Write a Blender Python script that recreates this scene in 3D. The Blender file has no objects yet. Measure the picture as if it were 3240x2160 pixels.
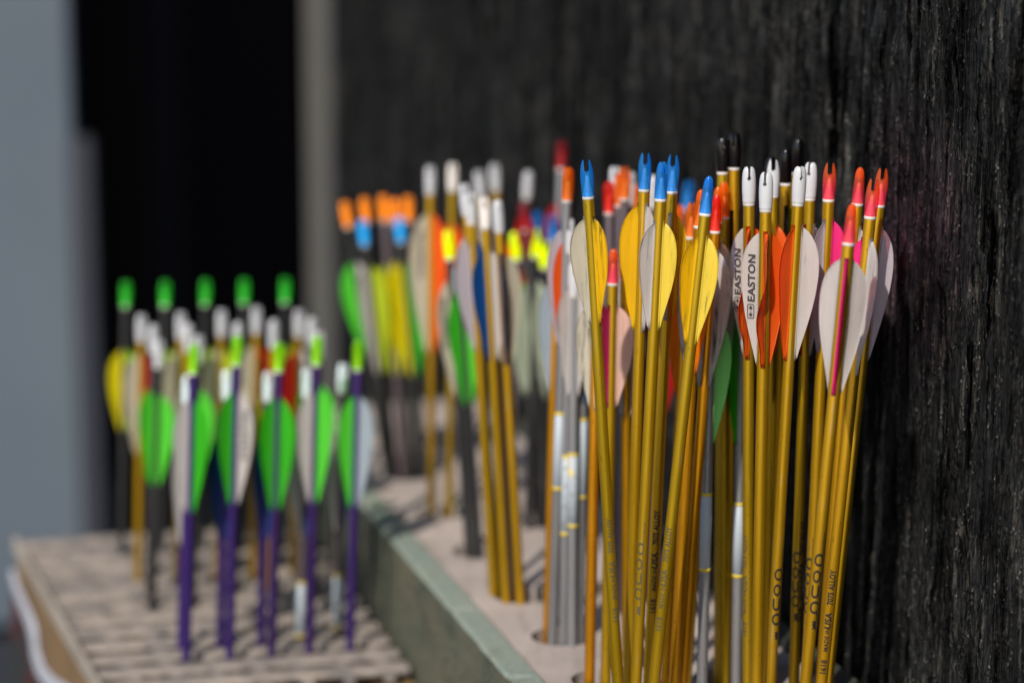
import bpy, bmesh, math, random
import numpy as np
from mathutils import Vector, Matrix

# ------------------------------------------------------------------ scene, camera, light
sc = bpy.context.scene
col = sc.collection
F = 7650.0; HC = 1.271; PITCH = math.atan(1427/7650)      # 85 mm lens, looking 10.6 degrees down
cam_d = bpy.data.cameras.new('camera'); cam = bpy.data.objects.new('camera', cam_d); col.objects.link(cam)
cam.location = (0, 0, HC); cam.rotation_euler = (math.pi/2-PITCH, 0, 0)
cam_d.sensor_width = 36; cam_d.lens = F*36/3240
cam_d.clip_start = 0.01; cam_d.clip_end = 200
cam_d.dof.use_dof = True; cam_d.dof.focus_distance = 1.318; cam_d.dof.aperture_fstop = 3.3
cam_d.dof.aperture_blades = 9
sc.camera = cam

SUN = Vector((-0.34, -0.86, 0.80)).normalized()            # direction towards the sun
w = bpy.data.worlds.new('World'); sc.world = w; w.use_nodes = True
nt = w.node_tree; bg = nt.nodes['Background']
sky = nt.nodes.new('ShaderNodeTexSky'); sky.sky_type = 'NISHITA'; sky.sun_disc = False
sky.sun_elevation = math.asin(SUN.z); sky.sun_rotation = math.atan2(SUN.x, SUN.y)
nt.links.new(sky.outputs[0], bg.inputs[0]); bg.inputs[1].default_value = 0.12
sl = bpy.data.lights.new('sun', 'SUN'); sl.energy = 4.0; sl.angle = math.radians(1.0); sl.color = (1, .94, .86)
so = bpy.data.objects.new('sun', sl); col.objects.link(so); so.location = (-3, -1, 4)
so.rotation_euler = SUN.to_track_quat('Z', 'Y').to_euler()
sc.view_settings.view_transform = 'Standard'; sc.view_settings.look = 'None'
sc.view_settings.exposure = 0.33; sc.view_settings.gamma = 1
sc.view_settings.use_white_balance = True; sc.view_settings.white_balance_temperature = 6700; sc.view_settings.white_balance_tint = 10
sc.cycles.use_denoising = True
sc.cycles.max_bounces = 8; sc.cycles.transmission_bounces = 6; sc.cycles.caustics_refractive = False
sc.cycles.caustics_reflective = False; sc.cycles.sample_clamp_indirect = 4

# ------------------------------------------------------------------ geometry helpers
def ray(px, py):
    a = (px-1620)/F; b = (py-1080)/F; c, s = math.cos(PITCH), math.sin(PITCH)
    return Vector((a, c-b*s, -s-b*c))
def on_z(px, py, z):
    d = ray(px, py); return Vector((0, 0, HC)) + d*((z-HC)/d.z)
def on_y(px, py, Y):
    d = ray(px, py); return Vector((0, 0, HC)) + d*(Y/d.y)
D = Vector((-0.262846, 0.964838, 0)); D.normalize()         # along the racks and the wall, away from us
N = Vector((D.y, -D.x, 0))                                  # across, towards the right
def P(u, v, z): return N*u + D*v + Vector((0, 0, z))
def on_u(px, py, u):                                        # point of a view line on the upright plane N.p = u
    d = ray(px, py); return Vector((0, 0, HC)) + d*(u/(d.x*N.x+d.y*N.y))
ZT = 0.80        # top board of the right-hand rack
ZL = 0.732       # top of the left-hand rack

def link(name, me, mats, parent=None, loc=None, rot=None):
    o = bpy.data.objects.new(name, me); col.objects.link(o)
    if mats is not None:
        for m in (mats if isinstance(mats, (list, tuple)) else [mats]): me.materials.append(m)
    if parent: o.parent = parent
    if loc is not None: o.location = loc
    if rot is not None: o.rotation_euler = rot
    return o
def tag(o, label=None, cat=None, group=None, kind=None):
    if label: o['label'] = label
    if cat: o['category'] = cat
    if group: o['group'] = group
    if kind: o['kind'] = kind
    return o
def empty(name, loc, label, cat, group=None):
    o = bpy.data.objects.new(name, None); col.objects.link(o); o.location = loc
    o.empty_display_size = .05
    return tag(o, label, cat, group)
def me_from(name, vs, fs, smooth=False):
    me = bpy.data.meshes.new(name); me.from_pydata([tuple(v) for v in vs], [], fs); me.update()
    if smooth: me.polygons.foreach_set('use_smooth', [True]*len(me.polygons))
    return me
def prism(name, poly, z0, z1, bevel=0.0):
    """upright prism over a plan polygon (list of xy)"""
    bm = bmesh.new()
    a = [bm.verts.new((p[0], p[1], z0)) for p in poly]; b = [bm.verts.new((p[0], p[1], z1)) for p in poly]
    n = len(poly)
    bm.faces.new(a[::-1]); bm.faces.new(b)
    for i in range(n): bm.faces.new((a[i], a[(i+1) % n], b[(i+1) % n], b[i]))
    bmesh.ops.recalc_face_normals(bm, faces=bm.faces)
    if bevel: bmesh.ops.bevel(bm, geom=list(bm.edges), offset=bevel, segments=2, affect='EDGES', profile=.6)
    me = bpy.data.meshes.new(name); bm.to_mesh(me); bm.free(); return me
def uvbox(name, u0, u1, v0, v1, z0, z1, bevel=0.0):
    return prism(name, [P(u0, v0, 0), P(u1, v0, 0), P(u1, v1, 0), P(u0, v1, 0)], z0, z1, bevel)
def boolean(me, cut, name):
    a = bpy.data.objects.new('a', me); b = bpy.data.objects.new('b', cut)
    col.objects.link(a); col.objects.link(b)
    m = a.modifiers.new('b', 'BOOLEAN'); m.object = b; m.operation = 'DIFFERENCE'; m.solver = 'EXACT'
    dg = bpy.context.evaluated_depsgraph_get(); dg.update()
    r = bpy.data.meshes.new_from_object(a.evaluated_get(dg)); r.name = name
    bpy.data.objects.remove(a); bpy.data.objects.remove(b)
    return r
def lathe(name, prof, seg=28, smooth=True, capped=True, sq=None):
    vs, fs = [], []
    for k, (r, z) in enumerate(prof):
        ry = sq[k] if sq else r
        for i in range(seg):
            t = 2*math.pi*i/seg; vs.append((r*math.cos(t), ry*math.sin(t), z))
    for k in range(len(prof)-1):
        for i in range(seg):
            j = (i+1) % seg; fs.append((k*seg+i, k*seg+j, (k+1)*seg+j, (k+1)*seg+i))
    if capped:
        fs.append(tuple(range(seg))[::-1]); fs.append(tuple(range((len(prof)-1)*seg, len(prof)*seg)))
    return me_from(name, vs, fs, smooth)

# ------------------------------------------------------------------ material helpers
def new_mat(name):
    m = bpy.data.materials.new(name); m.use_nodes = True
    t = m.node_tree; return m, t, t.nodes['Principled BSDF'], t.nodes['Material Output']
def nd(t, typ, **kw):
    n = t.nodes.new(typ)
    for k, v in kw.items(): setattr(n, k, v)
    return n
def coords(t, scale=(1, 1, 1), rnd=False, rotz=0.0):
    tc = nd(t, 'ShaderNodeTexCoord'); mp = nd(t, 'ShaderNodeMapping')
    mp.inputs['Scale'].default_value = scale; mp.inputs['Rotation'].default_value = (0, 0, rotz)
    t.links.new(tc.outputs['Object'], mp.inputs[0])
    if rnd:
        oi = nd(t, 'ShaderNodeObjectInfo'); mu = nd(t, 'ShaderNodeMath', operation='MULTIPLY'); mu.inputs[1].default_value = 137.0
        t.links.new(oi.outputs['Random'], mu.inputs[0]); t.links.new(mu.outputs[0], mp.inputs['Location'])
    return mp.outputs[0]
def noise(t, vec, scale, detail=6, rough=.6):
    n = nd(t, 'ShaderNodeTexNoise'); n.inputs['Scale'].default_value = scale
    n.inputs['Detail'].default_value = detail; n.inputs['Roughness'].default_value = rough
    t.links.new(vec, n.inputs['Vector']); return n.outputs['Fac']
def ramp(t, fac, stops):
    r = nd(t, 'ShaderNodeValToRGB'); e = r.color_ramp.elements
    while len(e) < len(stops): e.new(.5)
    for k, (p, c) in enumerate(stops):
        e[k].position = p; e[k].color = (*c, 1) if len(c) == 3 else c
    t.links.new(fac, r.inputs[0]); return r.outputs[0]
def gray(a): return (a, a, a)
def mixc(t, fac, a, b, mode='MIX'):
    m = nd(t, 'ShaderNodeMix', data_type='RGBA', blend_type=mode)
    for s, v in ((m.inputs[0], fac), (m.inputs[6], a), (m.inputs[7], b)):
        if isinstance(v, bpy.types.NodeSocket): t.links.new(v, s)
        else: s.default_value = v if isinstance(v, float) else ((*v, 1) if len(v) == 3 else v)
    return m.outputs[2]
def bump(t, b, h, strength, dist):
    n = nd(t, 'ShaderNodeBump'); n.inputs['Strength'].default_value = strength; n.inputs['Distance'].default_value = dist
    t.links.new(h, n.inputs['Height']); t.links.new(n.outputs[0], b.inputs['Normal']); return n
def plain(name, c, rough=.6, metal=0.0, spec=.5):
    m, t, b, o = new_mat(name); b.inputs['Base Color'].default_value = (*c, 1)
    b.inputs['Roughness'].default_value = rough; b.inputs['Metallic'].default_value = metal
    b.inputs['Specular IOR Level'].default_value = spec; return m

def shaft_mat(name, c, metal, rough, wear=.5, wear_c=(.35, .33, .30)):
    m, t, b, o = new_mat(name)
    v = coords(t, (900, 900, 40), rnd=True)
    n1 = noise(t, v, 1.0, 5, .65)
    v2 = coords(t, (160, 160, 9), rnd=True); n2 = noise(t, v2, 1.0, 3, .5)
    base = mixc(t, ramp(t, n2, [(.3, gray(0)), (.75, gray(1))]), c, tuple(min(1, x*1.25+.01) for x in c))
    worn = ramp(t, n1, [(.66-.06*wear, gray(0)), (.72, gray(1))])
    mask = mixc(t, 1.0, worn, ramp(t, n2, [(.46, gray(0)), (.64, gray(1))]), 'MULTIPLY')
    colr = mixc(t, mask, base, wear_c)
    v3 = coords(t, (700, 700, 260), rnd=True); n3 = noise(t, v3, 1.0, 2, .5)
    spots = ramp(t, n3, [(.70, gray(0)), (.74, gray(.7))])
    colr = mixc(t, spots, colr, tuple(x*.25 for x in c))
    oi = nd(t, 'ShaderNodeObjectInfo'); hs = nd(t, 'ShaderNodeHueSaturation')
    mh = nd(t, 'ShaderNodeMapRange'); mh.inputs[3].default_value = .488; mh.inputs[4].default_value = .508; t.links.new(oi.outputs['Random'], mh.inputs[0])
    mv = nd(t, 'ShaderNodeMapRange'); mv.inputs[3].default_value = 1.15; mv.inputs[4].default_value = .82; t.links.new(oi.outputs['Random'], mv.inputs[0])
    t.links.new(mh.outputs[0], hs.inputs['Hue']); t.links.new(mv.outputs[0], hs.inputs['Value']); t.links.new(colr, hs.inputs['Color']); colr = hs.outputs[0]
    t.links.new(colr, b.inputs['Base Color'])
    b.inputs['Metallic'].default_value = metal
    t.links.new(ramp(t, n1, [(.3, gray(rough-.08)), (.8, gray(rough+.15))]), b.inputs['Roughness'])
    bump(t, b, n1, .15, .0002)
    return m
SH = {
 'gold':   shaft_mat('gold_anodised', (.395, .232, .003), .72, .34, .9),
 'amber':  shaft_mat('amber_anodised', (.50, .22, .002), .75, .30, .2),
 'silver': shaft_mat('silver_aluminium', (.20, .20, .21), .6, .45, .3, (.2, .2, .2)),
 'mauve':  shaft_mat('mauve_aluminium', (.10, .075, .085), .5, .45, .3),
 'black':  shaft_mat('black_carbon', (.005, .0045, .005), .0, .5, .1, (.05, .05, .05)),
 'purple': shaft_mat('purple_anodised', (.030, .006, .095), .5, .42, .2, (.15, .1, .2)),
}
M_COLLAR = shaft_mat('bare_aluminium_glue', (.60, .58, .54), .2, .45, 1.2, (.75, .74, .70))

_vm = {}
def vane_mat(c, dirt):
    k = (c, dirt)
    if k in _vm: return _vm[k]
    m, t, b, o = new_mat('vane_plastic')
    cc = VC[c]
    v = coords(t, (420, 420, 26), rnd=True); n1 = noise(t, v, 1.0, 6, .7)
    v2 = coords(t, (90, 90, 30), rnd=True); n2 = noise(t, v2, 1.0, 3, .6)
    soft = ramp(t, n1, [(.3, gray(0)), (.75, gray(1))])
    base = mixc(t, soft, cc, tuple(x*.86+.004 for x in cc))
    if dirt > 0:
        a = ramp(t, n1, [(.50, gray(0)), (.66, gray(1))])
        bb = ramp(t, n2, [(.62-.30*dirt, gray(0)), (.80-.28*dirt, gray(1))])
        mask = mixc(t, 1.0, a, bb, 'MULTIPLY')
        base = mixc(t, mask, base, (.03, .022, .018))
    t.links.new(base, b.inputs['Base Color'])
    b.inputs['Roughness'].default_value = .42
    bump(t, b, n1, .12, .0003)
    tr = nd(t, 'ShaderNodeBsdfTranslucent'); t.links.new(base, tr.inputs[0])
    mx = nd(t, 'ShaderNodeMixShader'); mx.inputs[0].default_value = .55
    t.links.new(b.outputs[0], mx.inputs[1]); t.links.new(tr.outputs[0], mx.inputs[2])
    t.links.new(mx.outputs[0], o.inputs[0])
    _vm[k] = m; return m
VC = {'white': (.75, .71, .69), 'cream': (.76, .71, .58), 'lavender': (.66, .60, .655), 'yellow': (1.0, .66, .01),
      'lemon': (.98, .80, .10), 'orange': (1.0, .17, .015), 'amber': (.95, .28, .004), 'pink': (1.0, .035, .30),
      'magenta': (.62, .03, .15), 'lime': (.13, .80, .06), 'green': (.05, .60, .02), 'neon': (.55, .85, .0),
      'moss': (.60, .72, .03), 'blue': (.004, .09, .33), 'red': (.55, .008, .008), 'dark': (.018, .013, .010),
      'mint': (.38, .97, .30), 'peach': (.90, .62, .52), 'pale': (.62, .69, .55), 'sky': (.50, .58, .66), 'gold': (.90, .80, .01)}  # mint: green vane colour lightened to stand for sun passing through it
NC = {'blue': (.015, .38, .92), 'orange': (1.0, .27, .01), 'coral': (1.0, .16, .16), 'red': (.95, .03, .008),
      'white': (.47, .48, .51), 'black': (.0025, .002, .0025), 'green': (.07, .95, .09), 'neon': (.45, .95, .0),
      'ice': (.62, .72, .76), 'crimson': (.55, .01, .03), 'cream': (.70, .66, .62), 'chartreuse': (.75, .95, .0)}
_nm = {}
def nock_mat(c, clear):
    k = (c, clear)
    if k in _nm: return _nm[k]
    m, t, b, o = new_mat('nock_plastic')
    cc = NC[c]
    v = coords(t, (260, 260, 120), rnd=True); n1 = noise(t, v, 1.0, 4, .6)
    if c == 'coral':      # pink body turning orange at the prongs
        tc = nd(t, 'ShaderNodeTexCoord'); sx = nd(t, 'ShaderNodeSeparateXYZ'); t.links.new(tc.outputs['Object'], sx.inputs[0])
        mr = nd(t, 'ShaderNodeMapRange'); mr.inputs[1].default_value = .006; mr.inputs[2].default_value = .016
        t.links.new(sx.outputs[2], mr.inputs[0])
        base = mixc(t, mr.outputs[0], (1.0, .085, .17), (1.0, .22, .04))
    else:
        sp = ramp(t, n1, [(.69, gray(0)), (.73, gray(.5))])
        base = mixc(t, sp, cc, tuple(x*.3 for x in cc))
    t.links.new(base, b.inputs['Base Color'])
    b.inputs['Roughness'].default_value = .16 if c == 'black' else .30
    if clear:
        b.inputs['Roughness'].default_value = .07; b.inputs['IOR'].default_value = 1.6; b.inputs['Coat Weight'].default_value = .6; b.inputs['Coat Roughness'].default_value = .05
        tp = nd(t, 'ShaderNodeBsdfTransparent'); t.links.new(mixc(t, .30, base, (1, 1, 1)), tp.inputs[0])
        tr = nd(t, 'ShaderNodeBsdfTranslucent'); t.links.new(base, tr.inputs[0])
        m1 = nd(t, 'ShaderNodeMixShader'); m1.inputs[0].default_value = .45
        t.links.new(b.outputs[0], m1.inputs[1]); t.links.new(tr.outputs[0], m1.inputs[2])
        mx = nd(t, 'ShaderNodeMixShader'); mx.inputs[0].default_value = .60
        t.links.new(m1.outputs[0], mx.inputs[1]); t.links.new(tp.outputs[0], mx.inputs[2])
        t.links.new(mx.outputs[0], o.inputs[0])
        bump(t, b, n1, .5, .0006)
    else:
        b.inputs['Subsurface Weight'].default_value = .0
        bump(t, b, n1, .08, .0003)
    _nm[k] = m; return m
M_INK = plain('black_ink', (.012, .010, .008), .5)
M_INKF = plain('faded_ink', (.075, .055, .014), .6)
M_INKV = plain('vane_ink', (.035, .03, .035), .6)
def label_mat():
    m, t, b, o = new_mat('paper_label')
    v = coords(t, (500, 500, 260), rnd=True); n = noise(t, v, 1, 3, .6)
    v2 = coords(t, (120, 120, 60), rnd=True); n2 = noise(t, v2, 1, 2, .5)
    c = mixc(t, ramp(t, n, [(.60, gray(0)), (.66, gray(.8))]), (.33, .37, .41), (.08, .08, .10))
    c = mixc(t, ramp(t, n2, [(.60, gray(0)), (.64, gray(.9))]), c, (.62, .45, .01))
    t.links.new(c, b.inputs['Base Color']); b.inputs['Roughness'].default_value = .5; return m
M_LABEL = label_mat()
M_LABELP = plain('plain_label', (.33, .38, .43), .5)
M_LEDGE = plain('yellow_label_edge', (.62, .45, .01), .5)

def wood_mat(name, c1, c2, dark, gscale=(60, 60, 60), rough=.75, bstr=.4, streak=(18, 140), worn=None, spec=.3):
    """weathered wood, grain along the local D direction"""
    m, t, b, o = new_mat(name)
    ang = math.atan2(D.x, D.y)
    v = coords(t, (streak[1], streak[0], streak[1]), rotz=0)
    tcm = v.node; tcm.vector_type = 'TEXTURE' if False else 'POINT'
    tcm.inputs['Rotation'].default_value = (0, 0, ang)
    n1 = noise(t, v, 1.0, 8, .65)
    n2 = noise(t, coords(t, (14, 14, 14)), 1.0, 5, .6)
    n3 = noise(t, coords(t, (420, 420, 420)), 1.0, 3, .6)
    c = mixc(t, ramp(t, n2, [(.32, gray(0)), (.68, gray(1))]), c1, c2)
    c = mixc(t, ramp(t, n1, [(.52, gray(0)), (.74, gray(.75))]), c, dark)
    if worn: c = mixc(t, ramp(t, n3, [(.56, gray(0)), (.66, gray(.7))]), c, worn)
    t.links.new(c, b.inputs['Base Color']); b.inputs['Roughness'].default_value = rough
    b.inputs['Specular IOR Level'].default_value = spec
    bump(t, b, n1, bstr, .001); return m
M_TOP = wood_mat('weathered_plywood', (.42, .36, .33), (.30, .26, .24), (.17, .145, .125), streak=(14, 90), bstr=.3, worn=(.24, .20, .17))
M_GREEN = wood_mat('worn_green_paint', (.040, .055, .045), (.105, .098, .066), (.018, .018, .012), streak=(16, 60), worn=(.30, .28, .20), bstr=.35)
M_GREENSHADE = wood_mat('shaded_green_paint', (.030, .036, .030), (.045, .046, .036), (.015, .015, .012), streak=(16, 60), bstr=.35)  # darker copy of the green: shade beside the wall put into the colour
M_GREENTOP = wood_mat('faded_green_paint', (.20, .235, .195), (.16, .205, .185), (.09, .10, .08), streak=(16, 60), worn=(.42, .40, .30), bstr=.35)  # lighter green for the upward faces
M_SLAT = wood_mat('grey_weathered_slats', (.29, .245, .21), (.15, .137, .132), (.055, .045, .037), streak=(120, 16), bstr=.5)
_t = M_SLAT.node_tree; _n = [n for n in _t.nodes if n.type == 'TEX_NOISE']; _n[1].inputs['Scale'].default_value = 3.2; _n[1].inputs['Detail'].default_value = 2
M_PLY = wood_mat('plywood_edge', (.36, .32, .27), (.24, .21, .18), (.12, .10, .08), streak=(12, 160))
M_TAN = wood_mat('tan_board', (.20, .125, .06), (.16, .10, .05), (.11, .07, .04), streak=(6, 40), bstr=.15)
M_HOLE = plain('hole_edge_wood', (.16, .10, .06), .8)
M_INSIDE = plain('dark_inside', (.02, .016, .014), .9)

# ------------------------------------------------------------------ the setting
def mat_ground():
    m, t, b, o = new_mat('ground_gravel'); n = noise(t, coords(t, (30, 30, 30)), 1, 6, .7)
    t.links.new(ramp(t, n, [(.3, gray(.02)), (.7, gray(.05))]), b.inputs['Base Color']); b.inputs['Roughness'].default_value = .9
    bump(t, b, n, .5, .01); return m
g = link('ground', me_from('ground', [(-40, -40, 0), (40, -40, 0), (40, 40, 0), (-40, 40, 0)], [(0, 1, 2, 3)]), mat_ground())
tag(g, 'dark ground under the racks', kind='structure')

# black weathered board wall: real relief near the focus, running back along D
rng = np.random.default_rng(7)
def vnoise(a, b, seed):
    """smooth value noise on float arrays a, b"""
    r = np.random.default_rng(seed).random((256, 256))
    ia = np.floor(a).astype(int); ib = np.floor(b).astype(int); fa = a-ia; fb = b-ib
    fa = fa*fa*(3-2*fa); fb = fb*fb*(3-2*fb)
    g = lambda i, j: r[i % 256, j % 256]
    return (g(ia, ib)*(1-fa)+g(ia+1, ib)*fa)*(1-fb)+(g(ia, ib+1)*(1-fa)+g(ia+1, ib+1)*fa)*fb
WU = 0.583
v_end = on_u(1075, 700, WU).dot(D)
nv, nz = 1150, 720
vv = 1/np.linspace(1/.86, 1/v_end, nv)
zz = np.linspace(.55, 1.62, nz)
V, Z = np.meshgrid(vv, zz, indexing='ij')
warp = vnoise(V*28, Z*9, 1)*.012 + vnoise(V*90, Z*22, 2)*.004
h = np.zeros_like(V)
h += .0040*vnoise((V+warp)*75, Z*3.2, 3)
h += .0050*(1-np.abs(2*vnoise((V+warp)*150, Z*8, 4)-1))**2
h += .0030*(1-np.abs(2*vnoise((V+warp)*330, Z*20, 5)-1))
h += .0017*vnoise((V+warp)*620, Z*70, 6)
gro = vnoise((V+warp)*55, Z*2.6, 8); h -= .0065*np.clip((.30-gro)/.12, 0, 1)
blob = vnoise(V*420, Z*230, 9); h += .0009*np.clip((blob-.70)/.2, 0, 1); h += .0016*vnoise((V+warp)*900, Z*90, 11)
h += .0008*vnoise(V*900, Z*420, 10)
h -= h.mean()
U = WU - h
co = np.stack([N.x*U+D.x*V, N.y*U+D.y*V, Z], -1).reshape(-1, 3)
idx = np.arange(nv*nz).reshape(nv, nz)
q = np.stack([idx[:-1, :-1], idx[1:, :-1], idx[1:, 1:], idx[:-1, 1:]], -1).reshape(-1, 4)
wm = bpy.data.meshes.new('wall_boards'); wm.vertices.add(len(co)); wm.vertices.foreach_set('co', co.ravel())
wm.loops.add(q.size); wm.loops.foreach_set('vertex_index', q.ravel()); wm.polygons.add(len(q))
wm.polygons.foreach_set('loop_start', np.arange(0, q.size, 4)); wm.polygons.foreach_set('loop_total', np.full(len(q), 4))
wm.polygons.foreach_set('use_smooth', np.ones(len(q), bool)); wm.update(calc_edges=True)
def mat_wall():
    m, t, b, o = new_mat('black_tarred_wood')
    def mul(x, y): return mixc(t, 1.0, x, y, 'MULTIPLY')
    ridge = ramp(t, noise(t, coords(t, (300, 300, 9)), 1, 4, .62), [(.44, gray(0)), (.56, gray(1))])     # long grain ridges
    fine = noise(t, coords(t, (760, 760, 60)), 1, 5, .7)
    grit = noise(t, coords(t, (900, 900, 420)), 1, 3, .7)
    check = ramp(t, noise(t, coords(t, (120, 120, 5)), 1, 4, .62), [(.36, gray(.04)), (.50, gray(1))])    # deep cracks in the grain, darkened in colour for relief shading
    patch = ramp(t, noise(t, coords(t, (26, 26, 9)), 1, 4, .6), [(.34, gray(.30)), (.66, gray(1.3))])
    vo = nd(t, 'ShaderNodeTexVoronoi'); vo.inputs['Scale'].default_value = 1
    t.links.new(coords(t, (430, 430, 250)), vo.inputs['Vector'])
    bead = mul(ramp(t, vo.outputs['Distance'], [(.05, gray(1)), (.42, gray(0))]), ramp(t, noise(t, coords(t, (200, 200, 90)), 1, 3, .6), [(.46, gray(0)), (.56, gray(1))]))
    bead = mul(bead, ridge)
    c = mixc(t, ramp(t, fine, [(.40, gray(0)), (.62, gray(1))]), (.0040, .0050, .0064), (.0195, .0215, .0235))
    c = mixc(t, mul(ridge, ramp(t, fine, [(.46, gray(0)), (.60, gray(1))])), c, (.055, .051, .045))
    c = mixc(t, mul(bead, ramp(t, grit, [(.42, gray(.2)), (.55, gray(1))])), c, (.24, .24, .235))  # glints painted in as pale specks on the beads
    c = mul(mul(c, check), patch)
    tc = nd(t, 'ShaderNodeTexCoord'); vm = nd(t, 'ShaderNodeVectorMath', operation='DISTANCE')
    t.links.new(tc.outputs['Object'], vm.inputs[0]); ctr = on_u(2880, 760, WU); vm.inputs[1].default_value = ctr
    dd = nd(t, 'ShaderNodeMath', operation='MULTIPLY_ADD'); dd.inputs[1].default_value = -13; dd.inputs[2].default_value = 1.2
    t.links.new(vm.outputs['Value'], dd.inputs[0]); mu = nd(t, 'ShaderNodeMath', operation='MULTIPLY', use_clamp=True)
    t.links.new(dd.outputs[0], mu.inputs[0]); t.links.new(fine, mu.inputs[1])
    c = mixc(t, mu.outputs[0], c, mul(c, (2.1, .75, 1.35)))         # pink glow of the vanes painted into the board colour
    t.links.new(c, b.inputs['Base Color'])
    t.links.new(ramp(t, bead, [(.1, gray(.55)), (.6, gray(.22))]), b.inputs['Roughness'])
    t.links.new(mixc(t, bead, mul(check, gray(.12)), gray(.7)), b.inputs['Specular IOR Level'])
    prev = None
    for h_, st, ds in ((check, 1, .0035), (ridge, 1, .0022), (fine, .8, .0010), (bead, 1, .0022)):
        n = nd(t, 'ShaderNodeBump'); n.inputs['Strength'].default_value = st; n.inputs['Distance'].default_value = ds
        t.links.new(h_, n.inputs['Height'])
        if prev: t.links.new(prev.outputs[0], n.inputs['Normal'])
        prev = n
    t.links.new(prev.outputs[0], b.inputs['Normal']); return m
M_WALL = mat_wall()
wall = empty('board_wall', P(WU, 1.5, 0), 'rough black weathered board wall running back behind the arrows', 'wall')
def child_world(o, par):
    o.parent = par; o.matrix_parent_inverse = par.matrix_basis.inverted() if True else Matrix()
bpy.context.view_layer.update()
def part(name, me, mats, par):
    o = link(name, me, mats); o.parent = par
    o.matrix_parent_inverse = Matrix.Translation(par.location).inverted(); return o
part('weathered_boards', wm, M_WALL, wall)
part('wall_core', uvbox('wall_core', WU+.008, WU+.05, .3, v_end-.002, 0, 2.6), M_WALL, wall)
part('upper_boards', uvbox('upper_boards', WU+.002, WU+.006, .3, v_end, 1.621, 2.6), M_WALL, wall)

# grey upright trim at the end of the wall, and what lies beyond
ty = (D*v_end+N*WU).y
tx0, tx1 = on_y(970, 700, ty).x, on_y(1058, 700, ty).x
M_TRIM = wood_mat('bleached_grey_post', (.070, .070, .064), (.064, .063, .062), (.055, .053, .050), streak=(20, 60))
tr = link('corner_post', prism('corner_post', [(tx0, ty), (tx1, ty), (tx1, ty+.09), (tx0, ty+.09)], 0, 2.7, .003), M_TRIM)
tag(tr, 'pale grey upright post at the far end of the black wall', 'post')
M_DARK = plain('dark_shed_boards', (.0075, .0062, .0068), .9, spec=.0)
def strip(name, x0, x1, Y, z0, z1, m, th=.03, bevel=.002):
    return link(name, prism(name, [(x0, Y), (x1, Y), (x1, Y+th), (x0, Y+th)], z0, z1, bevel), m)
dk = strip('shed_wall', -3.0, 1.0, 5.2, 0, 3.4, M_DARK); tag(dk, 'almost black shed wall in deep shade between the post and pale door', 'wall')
x290 = on_y(232, 700, 3.7).x
def mat_door():
    m, t, b, o = new_mat('pale_blue_grey_paint'); n = noise(t, coords(t, (2, 2, 1.2)), 1, 3, .5)
    t.links.new(ramp(t, n, [(.3, (.058, .078, .104)), (.7, (.085, .110, .138))]), b.inputs['Base Color']); b.inputs['Roughness'].default_value = .6; return m
zb = on_y(100, 1975, 3.7).z
dr = strip('painted_door', -2.6, x290, 3.7, zb, 2.6, mat_door()); tag(dr, 'pale blue-grey painted door standing open at the far left', 'door')
zk = on_y(100, 300, 3.75).z
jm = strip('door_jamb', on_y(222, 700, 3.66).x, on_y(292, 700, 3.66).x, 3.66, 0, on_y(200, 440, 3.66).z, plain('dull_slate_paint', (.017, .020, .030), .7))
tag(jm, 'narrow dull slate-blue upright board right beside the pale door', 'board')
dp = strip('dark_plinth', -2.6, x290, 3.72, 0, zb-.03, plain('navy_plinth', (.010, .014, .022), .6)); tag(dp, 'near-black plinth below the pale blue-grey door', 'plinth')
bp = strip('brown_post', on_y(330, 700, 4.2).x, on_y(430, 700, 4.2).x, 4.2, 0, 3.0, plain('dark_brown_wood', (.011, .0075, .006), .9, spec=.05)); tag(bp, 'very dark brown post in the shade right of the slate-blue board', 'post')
gp = strip('charcoal_board', on_y(470, 700, 4.6).x, on_y(575, 700, 4.6).x, 4.6, 0, 3.0, plain('charcoal_panel', (.014, .012, .014), .9, spec=.05)); tag(gp, 'charcoal panel barely showing in the dark opening', 'panel')

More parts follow.
